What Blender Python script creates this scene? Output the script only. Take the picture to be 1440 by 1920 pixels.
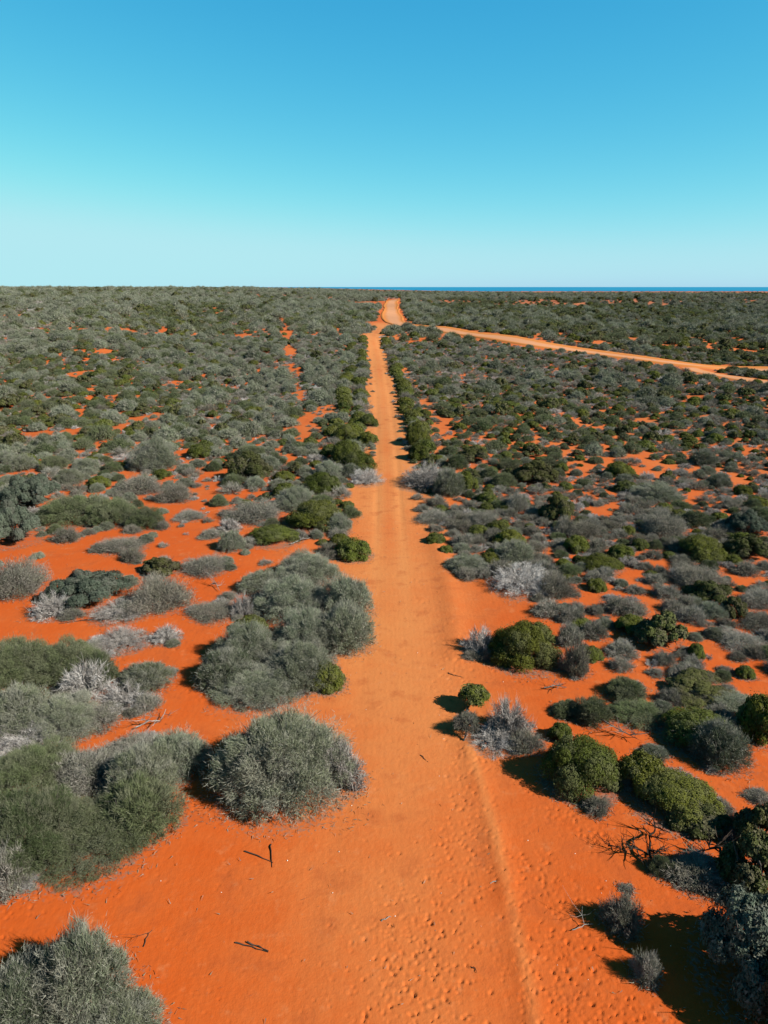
import bpy, math, random
import numpy as np

random.seed(7)
RNG = np.random.default_rng(11)
scene = bpy.context.scene
for o in list(bpy.data.objects):
    bpy.data.objects.remove(o)
COL = scene.collection

# ------------------------------------------------------------------ camera
CAM_H = 15.0
F_PX = 1333.0
PITCH = math.radians(17.57)
CS, SN = math.cos(PITCH), math.sin(PITCH)
cam_data = bpy.data.cameras.new("camera")
cam = bpy.data.objects.new("camera", cam_data)
COL.objects.link(cam)
cam.location = (0, 0, CAM_H)
cam.rotation_euler = (math.radians(90) - PITCH, 0, 0)
cam_data.sensor_fit = 'VERTICAL'
cam_data.sensor_height = 24.0
cam_data.lens = F_PX / 1920.0 * 24.0
cam_data.clip_start = 0.1
cam_data.clip_end = 120000
scene.camera = cam

# ------------------------------------------------------------------ sky and sun
SUN_EL = math.radians(36)
SHADOW_DIR = np.array([-0.925, 0.38])          # direction in which shadows fall
SUN_AZ = math.atan2(-SHADOW_DIR[0], -SHADOW_DIR[1])   # clockwise from +Y
world = bpy.data.worlds.new("World")
scene.world = world
world.use_nodes = True
nt = world.node_tree
nt.nodes.clear()
w_out = nt.nodes.new('ShaderNodeOutputWorld')
w_bg = nt.nodes.new('ShaderNodeBackground')
w_sky = nt.nodes.new('ShaderNodeTexSky')
w_sky.sky_type = 'NISHITA'
w_sky.sun_disc = False
w_sky.sun_elevation = SUN_EL
w_sky.sun_rotation = SUN_AZ
w_sky.altitude = 0
w_sky.air_density = 1.0
w_sky.dust_density = 0.3
w_sky.ozone_density = 1.0
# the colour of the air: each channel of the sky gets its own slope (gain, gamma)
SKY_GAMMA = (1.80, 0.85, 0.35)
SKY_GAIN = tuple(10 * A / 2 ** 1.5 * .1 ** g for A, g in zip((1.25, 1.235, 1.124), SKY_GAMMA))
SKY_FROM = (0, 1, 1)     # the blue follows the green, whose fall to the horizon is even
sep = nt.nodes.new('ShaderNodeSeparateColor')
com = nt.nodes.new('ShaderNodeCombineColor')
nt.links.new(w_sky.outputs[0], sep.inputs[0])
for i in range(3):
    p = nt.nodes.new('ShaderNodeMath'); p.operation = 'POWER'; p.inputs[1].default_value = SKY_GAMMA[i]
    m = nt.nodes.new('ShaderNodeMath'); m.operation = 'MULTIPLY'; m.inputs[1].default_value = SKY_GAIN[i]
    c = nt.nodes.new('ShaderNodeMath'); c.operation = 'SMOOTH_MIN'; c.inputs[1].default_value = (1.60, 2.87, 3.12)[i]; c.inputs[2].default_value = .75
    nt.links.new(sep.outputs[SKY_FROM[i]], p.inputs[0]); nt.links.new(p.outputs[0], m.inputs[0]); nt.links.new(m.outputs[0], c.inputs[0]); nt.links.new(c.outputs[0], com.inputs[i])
# the fall from the pale horizon to the deep blue that the frame shows goes on overhead, with unseen dimming added to deepen the shadows
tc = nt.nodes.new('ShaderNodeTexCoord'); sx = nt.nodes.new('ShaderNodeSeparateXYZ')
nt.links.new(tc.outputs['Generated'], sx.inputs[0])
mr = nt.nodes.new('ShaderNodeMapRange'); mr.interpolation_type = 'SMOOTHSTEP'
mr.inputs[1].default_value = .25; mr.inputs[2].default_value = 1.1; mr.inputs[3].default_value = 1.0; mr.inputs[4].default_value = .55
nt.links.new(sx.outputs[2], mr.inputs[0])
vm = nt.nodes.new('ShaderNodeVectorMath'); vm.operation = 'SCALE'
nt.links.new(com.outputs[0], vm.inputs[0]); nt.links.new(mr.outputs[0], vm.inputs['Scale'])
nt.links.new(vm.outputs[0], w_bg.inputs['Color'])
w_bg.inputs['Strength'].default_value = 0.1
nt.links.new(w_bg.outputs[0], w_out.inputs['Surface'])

sun_data = bpy.data.lights.new("sun", 'SUN')
sun_data.energy = 5.0
sun_data.angle = math.radians(0.53)
sun_data.color = (1.0, 0.94, 0.86)
sun = bpy.data.objects.new("sun", sun_data)
COL.objects.link(sun)
from mathutils import Vector
sd = Vector((-SHADOW_DIR[0] * math.cos(SUN_EL), -SHADOW_DIR[1] * math.cos(SUN_EL), math.sin(SUN_EL)))
sun.rotation_euler = sd.to_track_quat('Z', 'Y').to_euler()
sun.location = sd * 100

scene.view_settings.view_transform = 'Standard'
scene.view_settings.look = 'None'
scene.view_settings.exposure = 1.5
scene.view_settings.gamma = 1.0
scene.view_settings.use_curve_mapping = False
scene.cycles.max_bounces = 5
scene.cycles.diffuse_bounces = 3
scene.cycles.transparent_max_bounces = 4

# ------------------------------------------------------------------ terrain
def sstep(a, b, x):
    t = np.clip((x - a) / (b - a), 0, 1)
    return t * t * (3 - 2 * t)

_wr = np.random.default_rng(5)
_waves = [(_wr.uniform(0, 6.28), _wr.uniform(0, 6.28), 2 * math.pi / L, A) for L, A in
          ((95, .55), (60, .35), (41, .25), (27, .16), (17, .10), (11, .06))]

def relief(x, y):
    z = 0
    for a, ph, k, A in _waves:
        z = z + A * np.sin(k * (x * math.cos(a) + y * math.sin(a)) + ph)
    return z

def terrain(x, y):
    x = np.asarray(x, float); y = np.asarray(y, float)
    d = np.maximum(y - 58, 0)
    r = 1 - np.exp(-(d / 125.0) ** 1.25)
    left = sstep(-5, 105, -x)
    right = sstep(10, 90, x) * (1 - sstep(170, 420, y))
    A = 8.2 + 4.4 * left - 3.6 * right
    far = sstep(260, 2300, y)
    lf = sstep(-420, 520, -x)
    A = A * (1 - far) + far * (-2.2 + 14.6 * lf)
    amp = sstep(30, 90, y) * 0.85 + 0.12
    z = r * A + relief(x, y) * amp
    bx = sstep(2.5, 9, np.abs(x))
    z = z + 0.10 * bx * sstep(60, 20, y)
    return z

def px_ray(px, py):
    u = (px - 720.0) / F_PX; v = (py - 960.0) / F_PX
    return np.array([u, CS - v * SN, -SN - v * CS])

def px_ground(px, py):
    """where the ray of a photo pixel meets the terrain"""
    d = px_ray(px, py)
    t = 8.0
    for _ in range(4000):
        p = d * t
        h = CAM_H + p[2] - float(terrain(p[0], p[1]))
        if h < 0.01 or t > 4000:
            break
        t += max(0.02, h * 0.8)
    return d[0] * t, d[1] * t

def px_line(pts):
    return np.array([px_ground(*p[:2]) for p in pts])

def line_dist(x, y, line):
    """distance to a polyline, and the signed side"""
    best = np.full(np.shape(x), 1e9)
    for (ax, ay), (bx, by) in zip(line[:-1], line[1:]):
        vx, vy = bx - ax, by - ay
        L2 = vx * vx + vy * vy + 1e-9
        t = np.clip(((x - ax) * vx + (y - ay) * vy) / L2, 0, 1)
        best = np.minimum(best, np.hypot(x - ax - t * vx, y - ay - t * vy))
    return best

def in_poly(x, y, poly):
    inside = False
    n = len(poly)
    j = n - 1
    for i in range(n):
        xi, yi = poly[i]; xj, yj = poly[j]
        if (yi > y) != (yj > y) and x < (xj - xi) * (y - yi) / (yj - yi + 1e-12) + xi:
            inside = not inside
        j = i
    return inside

TRACK = px_line([(735, 1900), (735, 1500), (735, 1200), (728, 925), (726, 860), (722, 800), (718, 740), (712, 700), (708, 670), (700, 642), (701, 628), (710, 617), (722, 608)])
ROAD = px_line([(738, 562), (733, 572), (734, 588), (738, 604), (765, 612), (830, 619), (900, 629), (1000, 646), (1080, 657), (1150, 667), (1230, 677), (1300, 687), (1380, 692), (1470, 696)])
SIDE_ROAD = px_line([(1290, 690), (1340, 703), (1400, 713), (1470, 722)])
OLD_TRACK = px_line([(527, 592), (536, 625), (545, 665), (556, 705), (566, 750), (576, 800), (570, 838)])
RIDGE = px_line([(880, 1400), (905, 1480), (930, 1570), (950, 1660), (972, 1760), (992, 1850), (1010, 1960)])
RIDGE2 = px_line([(815, 1010), (838, 1080), (850, 1150), (856, 1230)])
RUT1 = px_line([(715, 905), (712, 1000), (700, 1150), (672, 1320), (640, 1500), (590, 1700), (520, 1960)])

# ------------------------------------------------------------------ helpers
def mesh_from(name, verts, faces, mats, tint=None, smooth=False, mat_index=None):
    me = bpy.data.meshes.new(name)
    nv, nf = len(verts), len(faces)
    k = faces.shape[1]
    me.vertices.add(nv)
    me.vertices.foreach_set('co', np.ascontiguousarray(verts, np.float32).ravel())
    me.loops.add(nf * k)
    me.loops.foreach_set('vertex_index', np.ascontiguousarray(faces, np.int32).ravel())
    me.polygons.add(nf)
    me.polygons.foreach_set('loop_start', np.arange(0, nf * k, k, dtype=np.int32))
    me.polygons.foreach_set('loop_total', np.full(nf, k, np.int32))
    if mat_index is not None:
        me.polygons.foreach_set('material_index', np.ascontiguousarray(mat_index, np.int32))
    me.polygons.foreach_set('use_smooth', np.full(nf, smooth, bool))
    for m in mats:
        me.materials.append(m)
    if tint is not None:
        for nm, arr in tint.items():
            a = me.attributes.new(nm, 'FLOAT', 'POINT')
            a.data.foreach_set('value', np.ascontiguousarray(arr, np.float32))
    me.update(calc_edges=True)
    return me

def link(name, data, parent=None, loc=(0, 0, 0)):
    o = bpy.data.objects.new(name, data)
    COL.objects.link(o)
    o.location = loc
    if parent: o.parent = parent
    return o

def tag(o, label=None, cat=None, group=None, kind=None):
    if label: o['label'] = label
    if cat: o['category'] = cat
    if group: o['group'] = group
    if kind: o['kind'] = kind
    return o

ALBEDO = 0.71
class NT:
    def __init__(s, name):
        s.m = bpy.data.materials.new(name); s.m.use_nodes = True
        s.t = s.m.node_tree; s.t.nodes.clear()
        s.out = s.n('ShaderNodeOutputMaterial')
    def n(s, typ, **kw):
        nd = s.t.nodes.new(typ)
        for k, v in kw.items(): setattr(nd, k, v)
        return nd
    def l(s, a, b): s.t.links.new(a, b)
    def math(s, op, a, b=None, c=None):
        nd = s.n('ShaderNodeMath', operation=op)
        for i, q in enumerate((a, b, c)):
            if q is None: continue
            if isinstance(q, (int, float)): nd.inputs[i].default_value = q
            else: s.l(q, nd.inputs[i])
        return nd.outputs[0]
    def mix(s, f, a, b, mode='MIX'):
        nd = s.n('ShaderNodeMix', data_type='RGBA', blend_type=mode)
        for i, q in ((0, f), (6, a), (7, b)):
            if isinstance(q, (int, float)): nd.inputs[i].default_value = q
            elif isinstance(q, tuple): nd.inputs[i].default_value = (*[v * ALBEDO for v in q], 1)
            else: s.l(q, nd.inputs[i])
        return nd.outputs[2]
    def attr(s, name):
        return s.n('ShaderNodeAttribute', attribute_name=name).outputs['Fac']
    def noise(s, scale, detail=3, rough=.55, vec=None):
        nd = s.n('ShaderNodeTexNoise'); nd.inputs['Scale'].default_value = scale
        nd.inputs['Detail'].default_value = detail; nd.inputs['Roughness'].default_value = rough
        if vec is not None: s.l(vec, nd.inputs['Vector'])
        return nd.outputs['Fac']
    def ramp(s, f, lo, hi):
        nd = s.n('ShaderNodeMapRange'); nd.clamp = True; nd.interpolation_type = 'SMOOTHSTEP'
        s.l(f, nd.inputs[0]); nd.inputs[1].default_value = lo; nd.inputs[2].default_value = hi
        return nd.outputs[0]

# ------------------------------------------------------------------ materials
def sand_material():
    s = NT('red_sand')
    pos = s.n('ShaderNodeNewGeometry').outputs['Position']
    tone = s.attr('tone')
    litter = s.attr('litter')
    n1 = s.noise(.13, 4, .6, pos)
    n2 = s.noise(.9, 4, .6, pos)
    n3 = s.noise(9, 3, .6, pos)
    n4 = s.noise(60, 2, .6, pos)
    f = s.math('ADD', tone, s.math('MULTIPLY', s.math('SUBTRACT', n1, .5), .9))
    f = s.math('ADD', f, s.math('MULTIPLY', s.math('SUBTRACT', n2, .5), .55))
    f = s.math('ADD', f, s.math('MULTIPLY', s.math('SUBTRACT', n3, .5), .25))
    f = s.ramp(f, -.22, 1.08)
    c = s.mix(f, SAND_DEEP, SAND_PALE)
    # darker red crust in blotches
    c = s.mix(s.math('MULTIPLY', s.ramp(n2, .50, .72), .45), c, (.25, .042, .007))
    c = s.mix(s.math('MULTIPLY', s.ramp(s.noise(3.1, 5, .7, pos), .55, .75), .30), c, (.24, .05, .012))
    c = s.mix(s.math('MULTIPLY', s.math('SUBTRACT', n4, .35), .30), c, (.20, .045, .012))
    c = s.mix(s.math('MULTIPLY', s.ramp(s.noise(1.7, 5, .65, pos), .56, .78), .35), c, (.43, .185, .075))
    # grey fallen twigs and leaf litter
    lit = s.math('MULTIPLY', s.ramp(s.math('ADD', litter, s.math('MULTIPLY', s.math('SUBTRACT', n3, .5), 2.6)), .45, .95), .62)
    c = s.mix(lit, c, (.13, .10, .078))
    b = s.n('ShaderNodeBsdfPrincipled'); s.l(c, b.inputs['Base Color'])
    b.inputs['Roughness'].default_value = .95
    b.inputs['Specular IOR Level'].default_value = .12
    wv = s.n('ShaderNodeTexWave', wave_type='BANDS'); wv.inputs['Scale'].default_value = 1.4
    wv.inputs['Distortion'].default_value = 5; wv.inputs['Detail'].default_value = 3; s.l(pos, wv.inputs['Vector'])
    h = s.math('ADD', s.math('MULTIPLY', n3, .012), s.math('MULTIPLY', s.noise(28, 3, .6, pos), .006))
    h = s.math('ADD', h, s.math('MULTIPLY', s.noise(2.4, 3, .6, pos), .022))
    h = s.math('ADD', h, s.math('MULTIPLY', wv.outputs['Fac'], .0015))
    bp = s.n('ShaderNodeBump'); bp.inputs['Strength'].default_value = .8; bp.inputs['Distance'].default_value = 1
    s.l(h, bp.inputs['Height']); s.l(bp.outputs[0], b.inputs['Normal'])
    s.l(b.outputs[0], s.out.inputs[0])
    return s.m

def road_material():
    s = NT('pale_road_dirt')
    pos = s.n('ShaderNodeNewGeometry').outputs['Position']
    a = s.attr('across')
    n = s.noise(.5, 4, .6, pos); n2 = s.noise(4, 3, .6, pos)
    f = s.math('ADD', a, s.math('MULTIPLY', s.math('SUBTRACT', n, .5), .5))
    c = s.mix(s.ramp(f, .30, .75), ROAD_PALE, SAND_PALE)
    c = s.mix(s.math('MULTIPLY', n2, .25), c, (.28, .10, .035))
    b = s.n('ShaderNodeBsdfDiffuse'); s.l(c, b.inputs[0]); s.l(b.outputs[0], s.out.inputs[0])
    return s.m

def leaf_material(name, dark, light, warm, odd, odd_amt=.7, trans=.10):
    """foliage: colour differs per leaf (tint) and per plant (object random)"""
    s = NT(name)
    t = s.attr('tint')
    info = s.n('ShaderNodeObjectInfo').outputs['Random']
    f = s.ramp(s.math('ADD', s.math('MULTIPLY', t, .65), s.math('MULTIPLY', info, .70)), .08, 1.15)
    c = s.mix(f, dark, light)
    w = s.math('FRACT', s.math('MULTIPLY', info, 7.31))
    c = s.mix(s.math('MULTIPLY', w, .40), c, warm)
    c = s.mix(s.math('MULTIPLY', s.ramp(s.attr('hue'), .35, .95), odd_amt), c, odd)
    d = s.n('ShaderNodeBsdfDiffuse'); s.l(c, d.inputs[0])
    tr = s.n('ShaderNodeBsdfTranslucent'); s.l(c, tr.inputs[0])
    mx = s.n('ShaderNodeMixShader'); mx.inputs[0].default_value = trans
    s.l(d.outputs[0], mx.inputs[1]); s.l(tr.outputs[0], mx.inputs[2])
    s.l(mx.outputs[0], s.out.inputs[0])
    return s.m

def wood_material(name, a, b_):
    s = NT(name)
    pos = s.n('ShaderNodeTexCoord').outputs['Object']
    n = s.noise(6, 3, .6, pos)
    info = s.n('ShaderNodeObjectInfo').outputs['Random']
    c = s.mix(s.ramp(s.math('ADD', n, s.math('MULTIPLY', s.math('SUBTRACT', info, .5), .3)), .3, .7), a, b_)
    d = s.n('ShaderNodeBsdfDiffuse'); s.l(c, d.inputs[0]); s.l(d.outputs[0], s.out.inputs[0])
    return s.m

def sea_material():
    s = NT('sea_water')
    pos = s.n('ShaderNodeNewGeometry').outputs['Position']
    mp = s.n('ShaderNodeMapping'); mp.inputs['Scale'].default_value = (.0004, .0012, 1); s.l(pos, mp.inputs[0])
    n = s.noise(1, 3, .6, mp.outputs[0])
    c = s.mix(s.ramp(n, .35, .7), (.004, .14, .26), (.010, .21, .34))
    d = s.n('ShaderNodeBsdfDiffuse'); s.l(c, d.inputs[0])
    g = s.n('ShaderNodeBsdfGlossy'); g.inputs['Roughness'].default_value = .35; g.inputs[0].default_value = (.5, .7, .8, 1)
    mx = s.n('ShaderNodeMixShader'); mx.inputs[0].default_value = .12
    s.l(d.outputs[0], mx.inputs[1]); s.l(g.outputs[0], mx.inputs[2]); s.l(mx.outputs[0], s.out.inputs[0])
    return s.m

SAND_DEEP = (.37, .060, .0045)
SAND_PALE = (.425, .158, .045)
ROAD_PALE = (.43, .215, .115)
M_SAND = sand_material()
M_ROAD = road_material()
M_SEA = sea_material()
LEAF = {
    'F': leaf_material('grey_green_needles', (.060, .076, .044), (.215, .242, .165), (.15, .15, .085), (.245, .235, .20), .7),
    'G': leaf_material('green_needles', (.038, .058, .023), (.118, .148, .066), (.135, .135, .08), (.15, .145, .105), .6),
    'D': leaf_material('olive_leaves', (.030, .044, .011), (.092, .112, .023), (.125, .110, .020), (.115, .115, .065), .55),
    'K': leaf_material('dark_leaves', (.030, .040, .014), (.085, .098, .034), (.090, .076, .030), (.10, .088, .06)),
    'B': leaf_material('blue_green_leaves', (.034, .048, .034), (.125, .152, .112), (.095, .11, .075), (.13, .13, .105)),
    'S': leaf_material('grey_scrub_twigs', (.100, .090, .076), (.290, .275, .238), (.19, .155, .115), (.125, .14, .085), .6, .1),
    'Y': leaf_material('bleached_twigs', (.20, .185, .17), (.52, .50, .47), (.27, .235, .20), (.19, .17, .15), .6, .05),
}
M_BARK = wood_material('grey_bark', (.04, .032, .026), (.10, .088, .075))
M_DEADWOOD = wood_material('bleached_wood', (.11, .10, .088), (.25, .235, .21))
M_DARKWOOD = wood_material('charred_wood', (.02, .014, .011), (.06, .045, .035))

# ------------------------------------------------------------------ hand-measured shrubs
# kind, centre x, top y, bottom y, width (photo measures), label
HAND = [
 ('F', 40,1790,2010,210,'dense grey feathery shrub filling the bottom left corner'),
 ('F',150,1722,1960,190,'grey olive feathery shrub at bottom left, reaching highest of the corner clump'),
 ('F',232,1860,2010,150,'feathery shrub with green tips, rightmost of the bottom left corner clump'),
 ('G', 55,1470,1665,220,'green needle shrub at the left edge, lowest lobe of the large thicket'),
 ('G',165,1490,1655,230,'dark green needle shrub forming the sandy lower rim of the left thicket'),
 ('G',262,1455,1590,150,'green shrub at the right end of the large left thicket'),
 ('F',265,1395,1520,130,'pale grey green shrub standing above the right end of the left thicket'),
 ('F',332,1368,1470,120,'olive grey shrub at the thicket tip facing the big round shrub'),
 ('G', 60,1390,1520,170,'mixed green shrub in the middle of the left thicket'),
 ('S',160,1400,1500,130,'purplish grey twiggy bush inside the left thicket'),
 ('S',240,1375,1450,110,'brown grey twiggy bush on the upper rim of the left thicket'),
 ('S', 12,1560,1690, 90,'grey bush at the left edge under the green thicket'),
 ('Y', 45,1340,1430,180,'silvery fallen dead brush with long curved strands at the left edge'),
 ('F',115,1300,1400,150,'yellowish olive feathery shrub above the silvery dead strands'),
 ('F', 35,1285,1390,130,'faded grey shrub at the left edge behind the silvery dead strands'),
 ('G', 35,1192,1300,140,'dark green shrub at the left edge, topmost of the middle left clump'),
 ('G',120,1200,1295,150,'dark green spreading shrub second from the left edge in middle left clump'),
 ('Y',165,1240,1320,100,'pale bleached leaning brush between the dark green shrubs on the left'),
 ('G',190,1225,1290, 60,'small green shrub at the right tip of the middle left clump'),
 ('F',275,1240,1302, 92,'round light olive shrub alone on sand, right of middle left clump'),
 ('Y',240,1282,1332,110,'tangled grey dead branches under the round light olive shrub'),
 ('S',185,1320,1375, 90,'thin brown grey bush among dead sticks left of the clearing'),
 ('Y',230,1176,1224,104,'low flat heap of silver dead brush on red sand at left'),
 ('Y',312,1172,1210, 56,'small heap of dead twigs right of the flat silver brush'),
 ('B',165,1062,1152,165,'large blue green leafy shrub on red sand at left'),
 ('Y',100,1112,1165, 80,'dead grey brush at the left foot of the blue green shrub'),
 ('Y',225,1125,1165,100,'bleached lower branches under the right side of the blue green shrub'),
 ('S',300,1078,1155,112,'grey dome of fine twigs just right of the blue green shrub'),
 ('K',300,1042,1085, 78,'yellow green leafy bush behind the grey twig dome'),
 ('S',385,1040,1082, 88,'low grey brush with bare stems right of the yellow green bush'),
 ('S', 32,1048,1125,108,'pale grey rounded shrub cut by the left edge'),
 ('S',232,1006,1040, 84,'grey scrub heap alone on the sand above the blue green shrub'),
 ('S',250,1028,1057, 40,'small grey tuft touching the lone grey scrub heap'),
 ('B', 60, 885, 960,110,'blue green leafy shrub in the left scrub, upper one of two'),
 ('B', 25, 940,1030,100,'blue green leafy shrub at the left edge, lower one of two'),
 ('G',140, 925, 990,120,'green shrub in the scrub band right of the blue green pair'),
 ('G',215, 930, 990,100,'green shrub on the sandy front of the left scrub band'),
 ('S',265, 890, 930, 85,'grey shrub behind the front of the left scrub band'),
 ('G',272, 948, 995, 72,'loose green shrub at the right end of the left scrub band'),
 ('S',125, 990,1020, 50,'small grey shrub in front of the left scrub band'),
 ('S',330, 905, 945, 62,'pale ball of grey twigs alone on the sand, left of the dark leafy bush'),
 ('F',290, 825, 885, 88,'tall grey shrub beside the sand gap in the left scrub'),
 ('D',375, 832, 860, 46,'small olive dome in the sand gap of the left scrub'),
 ('K',470, 850, 907, 90,'dark lumpy leafy bush, darkest in the left middle scrub'),
 ('S',478, 938, 985,108,'spreading grey shrub below the dark lumpy leafy bush'),
 ('F',435, 995,1036, 52,'grey green tuft left of the two green domes near the track'),
 ('Y',430, 972,1000, 44,'dark dead snag beside the spreading grey shrub'),
 ('S',355, 955, 978, 55,'low grey scrub on sand left of the dead snag'),
 ('S',395, 992,1012, 45,'flat grey scrub left of the grey green tuft'),
 ('D',515, 983,1026, 98,'flat topped olive dome, left one of the green pair by the track'),
 ('D',593, 938,1000,112,'tall dark green dome, right one of the green pair by the track'),
 ('F',636, 962,1002, 42,'grey green shrub clinging to the right side of the tall dark dome'),
 ('D',604, 885, 930, 74,'green dome with a grey crest, above the green pair'),
 ('D',535, 905, 935, 54,'small olive dome with dead branches left of the grey crested dome'),
 ('D',662,1008,1054, 72,'brownish olive dome at the track edge below the green pair'),
 ('S',615,1018,1042, 36,'small grey scrub left of the brownish olive dome'),
 ('D',652, 825, 872, 66,'green dome in the row left of the track, nearest large one'),
 ('D',672, 845, 888, 66,'green dome overlapping the nearest large one left of the track'),
 ('D',650, 795, 830, 52,'olive dome set back in the row left of the track'),
 ('D',690, 810, 836, 38,'small green dome leaning to the track in the left row'),
 ('D',690, 776, 802, 40,'dark green round dome right at the left edge of the track'),
 ('Y',686, 878, 912, 66,'grey fallen brush under the domes left of the track'),
 ('D',786, 832, 866, 46,'round green dome in the row right of the track, nearest one'),
 ('D',783, 796, 838, 46,'green dome second nearest in the row right of the track'),
 ('Y',800, 868, 922,108,'big silvery dead brush where the right hedge meets the track'),
 ('F',842, 880, 932, 60,'grey green shrub between the silvery brush and small green dome'),
 ('D',872, 884, 925, 48,'small green dome at the right of the big silvery dead brush'),
 ('F',575,1033,1108,118,'green grey feathery shrub at the top of the long central thicket'),
 ('F',492,1068,1118, 84,'small grey shrub at the upper left of the long central thicket'),
 ('F',548,1080,1170,138,'feathery shrub in the upper middle of the long central thicket'),
 ('F',650,1078,1170,100,'feathery green grey shrub at the upper right of the central thicket'),
 ('F',650,1125,1228, 96,'paler grey shrub on the track side of the long central thicket'),
 ('F',572,1140,1240,130,'feathery shrub in the very middle of the long central thicket'),
 ('D',470,1152,1195, 70,'yellow green dome poking out on the left of the central thicket'),
 ('F',462,1165,1262,120,'green grey shrub below the yellow green dome in the central thicket'),
 ('F',425,1215,1300,100,'grey green shrub at the far left foot of the central thicket'),
 ('F',560,1205,1305,140,'light grey green shrub low in the central thicket beside dark dome'),
 ('F',480,1245,1335,150,'shaded grey shrub at the bottom of the long central thicket'),
 ('D',611,1238,1302, 78,'dark green egg shaped dome at the right foot of the central thicket'),
 ('F',535,1326,1540,255,'biggest round grey green shrub alone beside the track'),
 ('Y',640,1345,1495, 96,'bleached bare twigs on the track side of the biggest round shrub'),
 ('S',400,1128,1166, 88,'flat purple grey scrub left of the central thicket'),
 ('Y',455,1108,1160, 44,'upright bare white branches at the left of the central thicket'),
 ('S',427,1108,1128, 34,'tiny grey tuft above the flat purple grey scrub'),
 ('S',815, 955, 985, 72,'grey scrub first on the right where the clearing opens'),
 ('S',866, 975,1000, 46,'pale grey tuft right of the first grey scrub of the clearing'),
 ('S',897,1005,1023, 36,'little flat grey tuft on the sand slope right of the track'),
 ('D',912, 942, 960, 30,'tiny green dome on open sand right of the track'),
 ('S',905, 958, 992, 60,'grey brush behind the olive domes right of the clearing'),
 ('D',935, 975,1003, 52,'olive dome right of the clearing, upper one of two touching'),
 ('D',956, 993,1028, 58,'dark olive dome right of the clearing, lower one of two touching'),
 ('S',970, 925, 962, 42,'upright grey bush above the two touching olive domes'),
 ('K',1045,930, 986, 74,'dark leafy bush standing over grey scrub right of the clearing'),
 ('S',1058,968,1004, 36,'pale grey tuft in front of the dark leafy bush'),
 ('S',1095,975,1015, 70,'spreading grey scrub right of the dark leafy bush'),
 ('K',1000,865, 913, 92,'dark blue grey leafy shrub higher up right of the silvery brush'),
 ('K',885, 838, 872, 66,'dark loose shrub just above the small green dome right of track'),
 ('D',1160,865, 898, 54,'bright olive dome alone among grey scrub on the right'),
 ('F',876,1040,1080, 78,'grey green shrub at the left of the pale dead shrub'),
 ('Y',980,1056,1122,122,'pale almost white dead shrub, brightest right of the track'),
 ('F',965,1012,1062, 72,'grey green shrub behind the pale almost white shrub'),
 ('S',1042,1075,1125,72,'purple grey shrub at the right of the pale almost white shrub'),
 ('D',1125,1036,1076,80,'wide green dome right of the pale shrub, lower of two joined'),
 ('D',1164,1020,1052,50,'green dome right of the pale shrub, upper of two joined'),
 ('D',1080,1003,1040,52,'olive topped shrub in grey scrub above the wide green dome'),
 ('S',1030,1125,1162,64,'grey tuft on the sand slope below the pale shrub'),
 ('S',1072,1140,1172,44,'small grey tuft on the slope, right of the other one'),
 ('S',1157,1120,1156,54,'rounded grey bush alone below the wide green dome'),
 ('D',1090,1158,1178,42,'little flat olive cushion above the large dark green dome'),
 ('S',1112,1165,1202,56,'grey scrub right of the little flat olive cushion'),
 ('K',1235,1148,1226,96,'tall dark leafy bush, darkest in the scrub at right'),
 ('S',1165,1200,1238,62,'grey brush at the left foot of the tall dark leafy bush'),
 ('S',1190,1128,1160,50,'grey tuft above the tall dark leafy bush'),
 ('D',1315,1003,1056,94,'broad olive shrub with lumpy crown near the right edge'),
 ('B',1402,955,1012,94,'blue grey leafy shrub at the right edge above a dark one'),
 ('K',1400,1000,1058,94,'dark shrub at the right edge under the blue grey one'),
 ('S',1305,1058,1112,100,'brownish grey bush in front of the broad olive shrub'),
 ('K',1328,1086,1142,100,'black green bush below the brownish grey bush at right'),
 ('F',1335,1128,1162, 50,'small pale silver shrub at the foot of the black green bush'),
 ('K',1376,1118,1162, 52,'dark bush right of the small pale silver shrub'),
 ('S',1420,1102,1146, 72,'grey shrub at the right edge level with the black green bush'),
 ('S',1430,1146,1190, 80,'pale grey shrub at the right edge below another grey one'),
 ('S',1388,1182,1222, 86,'low dark grey bush on open sand near the right edge'),
 ('D',1305,1202,1238, 32,'small dark round bush on sand below the silver shrub'),
 ('S',1280,1246,1282, 60,'grey bush behind the row of dark green shrubs at right'),
 ('D',1396,1246,1276, 38,'small round green bush near the right edge above shrubs'),
 ('F',1230,905, 946, 86,'wide pale grey shrub right of the middle scrub'),
 ('D',1245,942, 962, 36,'thin green cushion under the wide pale grey shrub'),
 ('S',1242,962,1012, 80,'grey shrub below the wide pale one and thin green cushion'),
 ('G',1300,958, 992, 60,'green grey loose shrub between sand gaps near the right edge'),
 ('D',983,1162,1263,138,'large dark green dome with lumpy crown right of the track'),
 ('Y',900,1178,1234, 68,'silver brush leaning on the left of the large dark green dome'),
 ('S',1076,1180,1272,60,'tall grey brush on the right of the large dark green dome'),
 ('S',1066,1160,1215,44,'grey brush behind the right shoulder of the large dark dome'),
 ('Y',955,1308,1395, 90,'grey wiry dead bush right of the little round tree'),
 ('Y',925,1362,1415, 90,'dark wiry dead bush on the sand at the foot of another'),
 ('S',985,1368,1418, 66,'grey green bush between the wiry dead bushes and green domes'),
 ('D',1050,1354,1395, 46,'small round green crown touching the top of a green dome'),
 ('D',1086,1374,1506,146,'big olive green dome with a pale litter skirt, left of two neighbours'),
 ('D',1200,1408,1500,106,'olive green shrub in the middle of the three big domes'),
 ('D',1268,1440,1560,166,'long olive green shrub, rightmost of the three big domes'),
 ('K',1310,1490,1580,120,'grey green dark shrub at the lower right of the long olive one'),
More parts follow.
